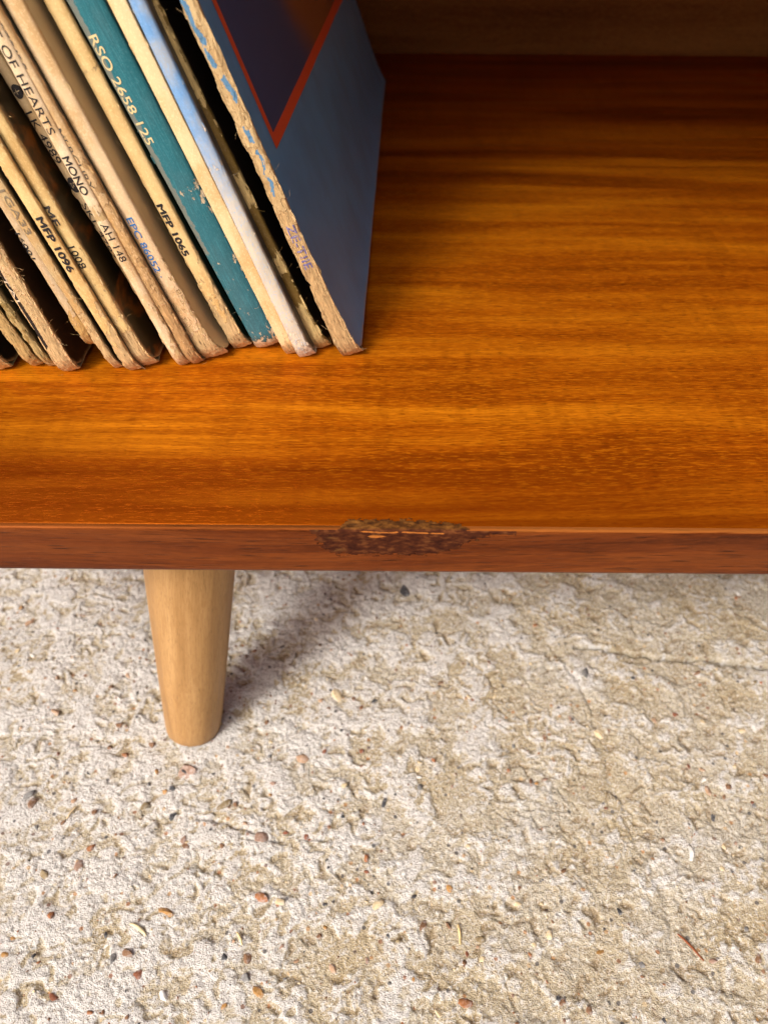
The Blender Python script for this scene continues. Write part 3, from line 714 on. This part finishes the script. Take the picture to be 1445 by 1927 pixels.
# --- S4: peach cream
s4 = Sleeve(-34.0, 82.7, 19.16, 4.2, 4.4, 110, "peach cream record sleeve between the teal and the pale blue ones", seed=4)
std(s4, (0.66, 0.50, 0.28), (0.63, 0.46, 0.25), 30, 30, cov=((0.16, 0.12, 0.08), (0.07, 0.05, 0.03)), wear=[(0, .85), (6, .4), (14, .12), (320, .05)], hairs=3, flakes=26, bulge=.35)
# --- S5: teal gatefold
s5 = Sleeve(-44.7, 87.2, 19.84, 9.1, 9.1, 108, "thick teal record sleeve with pale lettering on a woven spine", seed=5)
def p5(f, w): return .85 * (1 - sstep(.12, .36, f)) * (0.55 + .45 * sstep(20, 60, w))
std(s5, (0.013, 0.115, 0.145), (0.026, 0.105, 0.135), 40, 40, board=(0.52, 0.42, 0.28), dirt=(0.035, .11, .13), cov=((0.010, 0.04, 0.05), (0.006, 0.02, 0.025)), wear=[(0, 1.0), (2.5, .9), (4, .45), (10, .28), (46, .2), (56, .34), (60, .36), (64, .14), (320, .08)],
    weave=True, hairs=3, flakes=24, amp=.05, jag=.12, bulge=1.6, patch=p5, pcol=(0.15, 0.17, 0.15), gloss=.5)
s5.text("RSO 2658 125", 102.5, 73.5, .22, 2.7, (0.62, 0.50, 0.26), .008, .10, (0.09, .17, .18))
# --- S6: cream, MFP 1065, dark green cover
s6 = Sleeve(-52.7, 86.4, 18.68, 4.7, 4.6, 109, "cream record sleeve lettered MFP 1065 left of the teal one", seed=6)
s6.flare = 1.0
std(s6, CREAM, CREAM, cov=((0.018, 0.045, 0.030), (0.010, 0.025, 0.016)), wear=[(0, .9), (10, .75), (22, .42), (34, .32), (38, .12), (91, .08), (93, .55), (94.5, .08), (320, .05)], hairs=6, flakes=70)
s6.text("MFP 1065", 55.0, 37.6, .34, 2.3, INK, .04, .08)
# --- S7: wide cream, EPC 86052, cream cover
s7 = Sleeve(-62.9, 79.6, 17.23, 5.4, 4.8, 109, "wide cream record sleeve with blue lettering EPC 86052", seed=7)
s7.flare = 3.2
std(s7, (0.62, 0.46, 0.27), (0.60, 0.43, 0.26), cov=((0.64, 0.49, 0.27), (0.58, 0.43, 0.23)), wear=[(0, .85), (8, .7), (20, .42), (34, .3), (45, .12), (320, .05)], hairs=5, flakes=60)
s7.text("EPC 86052 ·", 53.1, 33.0, .42, 2.0, (0.03, 0.15, 0.40), .012, .10)
# --- S8: brown worn, hand lettered
s8 = Sleeve(-66.1, 76.7, 17.39, 3.8, 3.1, 109, "narrow brown rubbed record sleeve lettered SERIES MERCURY", seed=8)
std(s8, (0.56, 0.40, 0.22), (0.44, 0.28, 0.13), 70, 30, board=(0.40, 0.245, 0.105), cov=((0.02, 0.028, 0.024), (0.012, .014, .012)), wear=[(0, .8), (40, .45), (66, .35), (75, .15), (320, .08)], hairs=5, flakes=60)
s8.text("SERIES", 106.5, 95.5, .34, 1.7, (0.10, .085, .075), .004, .18); s8.text("MERCURY", 80.5, 63.5, .30, 1.7, (0.06, .05, .045), .0, .2)
# --- S9: ACE OF HEARTS
s9 = Sleeve(-70.4, 75.7, 16.17, 3.5, 3.6, 105, "white cream record sleeve lettered ACE OF HEARTS MONO AH 148", seed=9)
std(s9, (0.66, 0.52, 0.34), (0.62, 0.48, 0.29), cov=((0.30, 0.22, 0.14), (0.2, .14, .08)), wear=[(0, .7), (12, .35), (28, .22), (53, .08), (54, .62), (58, .5), (60, .06), (320, .03)], hairs=3, flakes=24, jag=.12)
s9.text("ACE OF HEARTS", 110.5, 78.7, .46, 2.2, INK, -.004, .05); s9.text("MONO", 72.6, 61.6, .46, 2.3, INK, .018, .06); s9.text("AH 148", 52.8, 40.5, .56, 2.2, INK, .0, .05)
# --- S10: LK 4989 / SKL 4989, recessed
s10 = Sleeve(-73.8, 84.2, 18.8, 3.0, 3.0, 86, "recessed cream record sleeve lettered LK 4989 behind the ACE OF HEARTS sleeve", seed=10)
std(s10, (0.52, 0.39, 0.22), (0.34, 0.23, 0.11), 44, 10, cov=((0.2, .15, .1), (.1, .07, .04)), wear=[(0, .7), (38, .5), (56, .25), (320, .06)], hairs=2, flakes=30)
s10.text("●", 90.2, 86.4, .60, 2.6, INK, 0, .0); s10.text("LK 4989", 83.0, 68.5, .46, 2.1, INK, .008, .05); s10.text("●", 64.2, 59.6, .55, 3.0, INK, 0, .0); s10.text("SKL 4989", 56.2, 38.0, .44, 1.9, INK, .0, .16, (.4, .3, .17))
for wq in (88.3, 61.9): s10.text("S" if wq < 70 else "+", wq + .8, wq - .8, .57, 1.7, (0.55, .42, .25), .0, .0)
# --- S11: MFP 1008
s11 = Sleeve(-83.3, 74.8, 16.5, 4.7, 4.6, 85, "cream record sleeve with half worn lettering MF 1008 before a dark gap", seed=11)
s11.flare = 1.2
std(s11, CREAM2, CREAM2, cov=((0.060, 0.040, 0.015), (0.018, 0.013, 0.006)), art=(0.22, 0.075, 0.012), wear=[(0, .95), (8, .75), (20, .45), (34, .28), (49, .14), (53, .32), (57, .1), (320, .06)], hairs=10, flakes=90)
s11.text("MF", 58.5, 52.4, .40, 2.3, (0.05, .042, .04), .026, .16); s11.text("1008", 45.8, 38.6, .46, 2.2, INK, .006, .06)
# --- S12: MFP 1096
s12 = Sleeve(-86.2, 72.0, 16.4, 3.6, 3.8, 77, "narrow cream record sleeve lettered MFP 1096", seed=12)
std(s12, CREAM, CREAM2, cov=((0.03, 0.035, 0.02), (0.014, .016, .01)), wear=[(0, .95), (10, .7), (22, .4), (34, .2), (320, .06)], hairs=5, flakes=70, bulge=.45)
s12.text("MFP 1096", 56.2, 38.6, .54, 2.3, INK, .04, .06)
# --- S13: tan thin with faded letters
s13 = Sleeve(-91.8, 73.5, 16.81, 2.4, 2.9, 64, "thin tan record sleeve with faded grey lettering", seed=13)
std(s13, (0.46, 0.35, 0.19), (0.42, 0.30, 0.15), cov=((0.035, 0.033, 0.018), (0.018, .016, .009)), wear=[(0, .8), (14, .5), (40, .3), (320, .12)], hairs=5, flakes=50, bulge=.3)
s13.text("11GA33", 66.5, 50.3, .48, 1.9, (0.20, .155, .10), -0+.014, .16, (0.44, .33, .18))
# --- S14: grey cream 16001
s14 = Sleeve(-98.6, 74.5, 15.2, 3.6, 2.9, 54, "greyish cream record sleeve with a short worn foot that stops above the shelf", lift=8.8, seed=14)
std(s14, (0.50, 0.39, 0.25), (0.46, 0.35, 0.20), 20, 20, board=(0.42, .26, .09), cov=((0.045, 0.042, 0.024), (0.022, .02, .011)), wear=[(0, 1.0), (9, .85), (14, .35), (36, .2), (320, .1)], hairs=4, flakes=50)
s14.text("16001", 41.2, 32.6, .14, 1.9, INK, .02, .10, (.48, .37, .23))
# --- S15: fibrous, brown cover, black strip with white letters
s15 = Sleeve(-108.6, 71.4, 13.4, 5.2, 5.2, 34, "record sleeve with a shaggy torn fibrous spine and brown cover", seed=15)
def p15(f, w): return .9 * sstep(.40, .24, f) * sstep(6, 14, w)
std(s15, (0.60, 0.43, 0.27), (0.58, 0.40, 0.20), cov=((0.055, 0.028, 0.012), (0.03, .015, .007)), wear=[(0, .9), (14, .7), (40, .5), (320, .4)], hairs=34, flakes=170, fsize=1.9, jag=.5, patch=p15, pcol=(0.018, 0.013, 0.010))
s15.text("TAL", 37.0, 26.5, .16, 1.5, (0.62, .52, .38), -.02, .12, (.1, .08, .06))
mo = M("gold_print", .5, .3); mo.set(Base_Color=(0.42, 0.30, 0.15))
# printed ring on the brown cover
ring = []
for k in range(40):
    a = 2 * math.pi * k / 40
    for r in (2.2, 3.1): ring.append((26.0 + 1.9 * r * math.cos(a), 27.5 + r * math.sin(a)))
ring = np.array(ring); Pr = s15.pt(s15.thick(ring[:, 1]) + .45, ring[:, 0], ring[:, 1])
link("printed_ring", mesh_from("printed_ring", Pr, [(2 * k, 2 * k + 1, (2 * k + 3) % 80, (2 * k + 2) % 80) for k in range(40)]), mo.m, s15.root)
# --- S16, S17, S18: dark worn ones at the left
s16 = Sleeve(-114.6, 74.6, 17.2, 2.4, 2.3, 27, "thin dark olive record sleeve with a pale rubbed edge, third from the left", seed=16)
std(s16, (0.20, 0.15, 0.05), board=(0.42, 0.31, 0.13), cov=((0.040, 0.045, 0.018), (0.02, .022, .01)), wear=[(0, .8), (20, .55), (40, .5), (320, .3)], hairs=6, flakes=60)
s17 = Sleeve(-120.3, 74.6, 16.48, 3.6, 3.2, 22, "tan frayed record sleeve with olive cover, second from the left", seed=17)
std(s17, (0.44, 0.31, 0.14), board=(0.44, 0.30, 0.12), cov=((0.045, 0.045, 0.015), (0.02, .02, .008)), wear=[(0, .95), (20, .75), (40, .6), (320, .4)], hairs=8, flakes=90, jag=.45)
s18 = Sleeve(-131.5, 72.0, 16.4, 5.0, 3.4, 25, "badly frayed pale record sleeve, leftmost in the row", seed=18)
std(s18, (0.56, 0.44, 0.24), board=(0.50, 0.36, 0.16), cov=((0.016, 0.012, 0.008), (0.008, .006, .004)), wear=[(0, 1.0), (10, .85), (30, .6), (320, .4)], hairs=18, flakes=120, jag=.5, fsize=2.2)
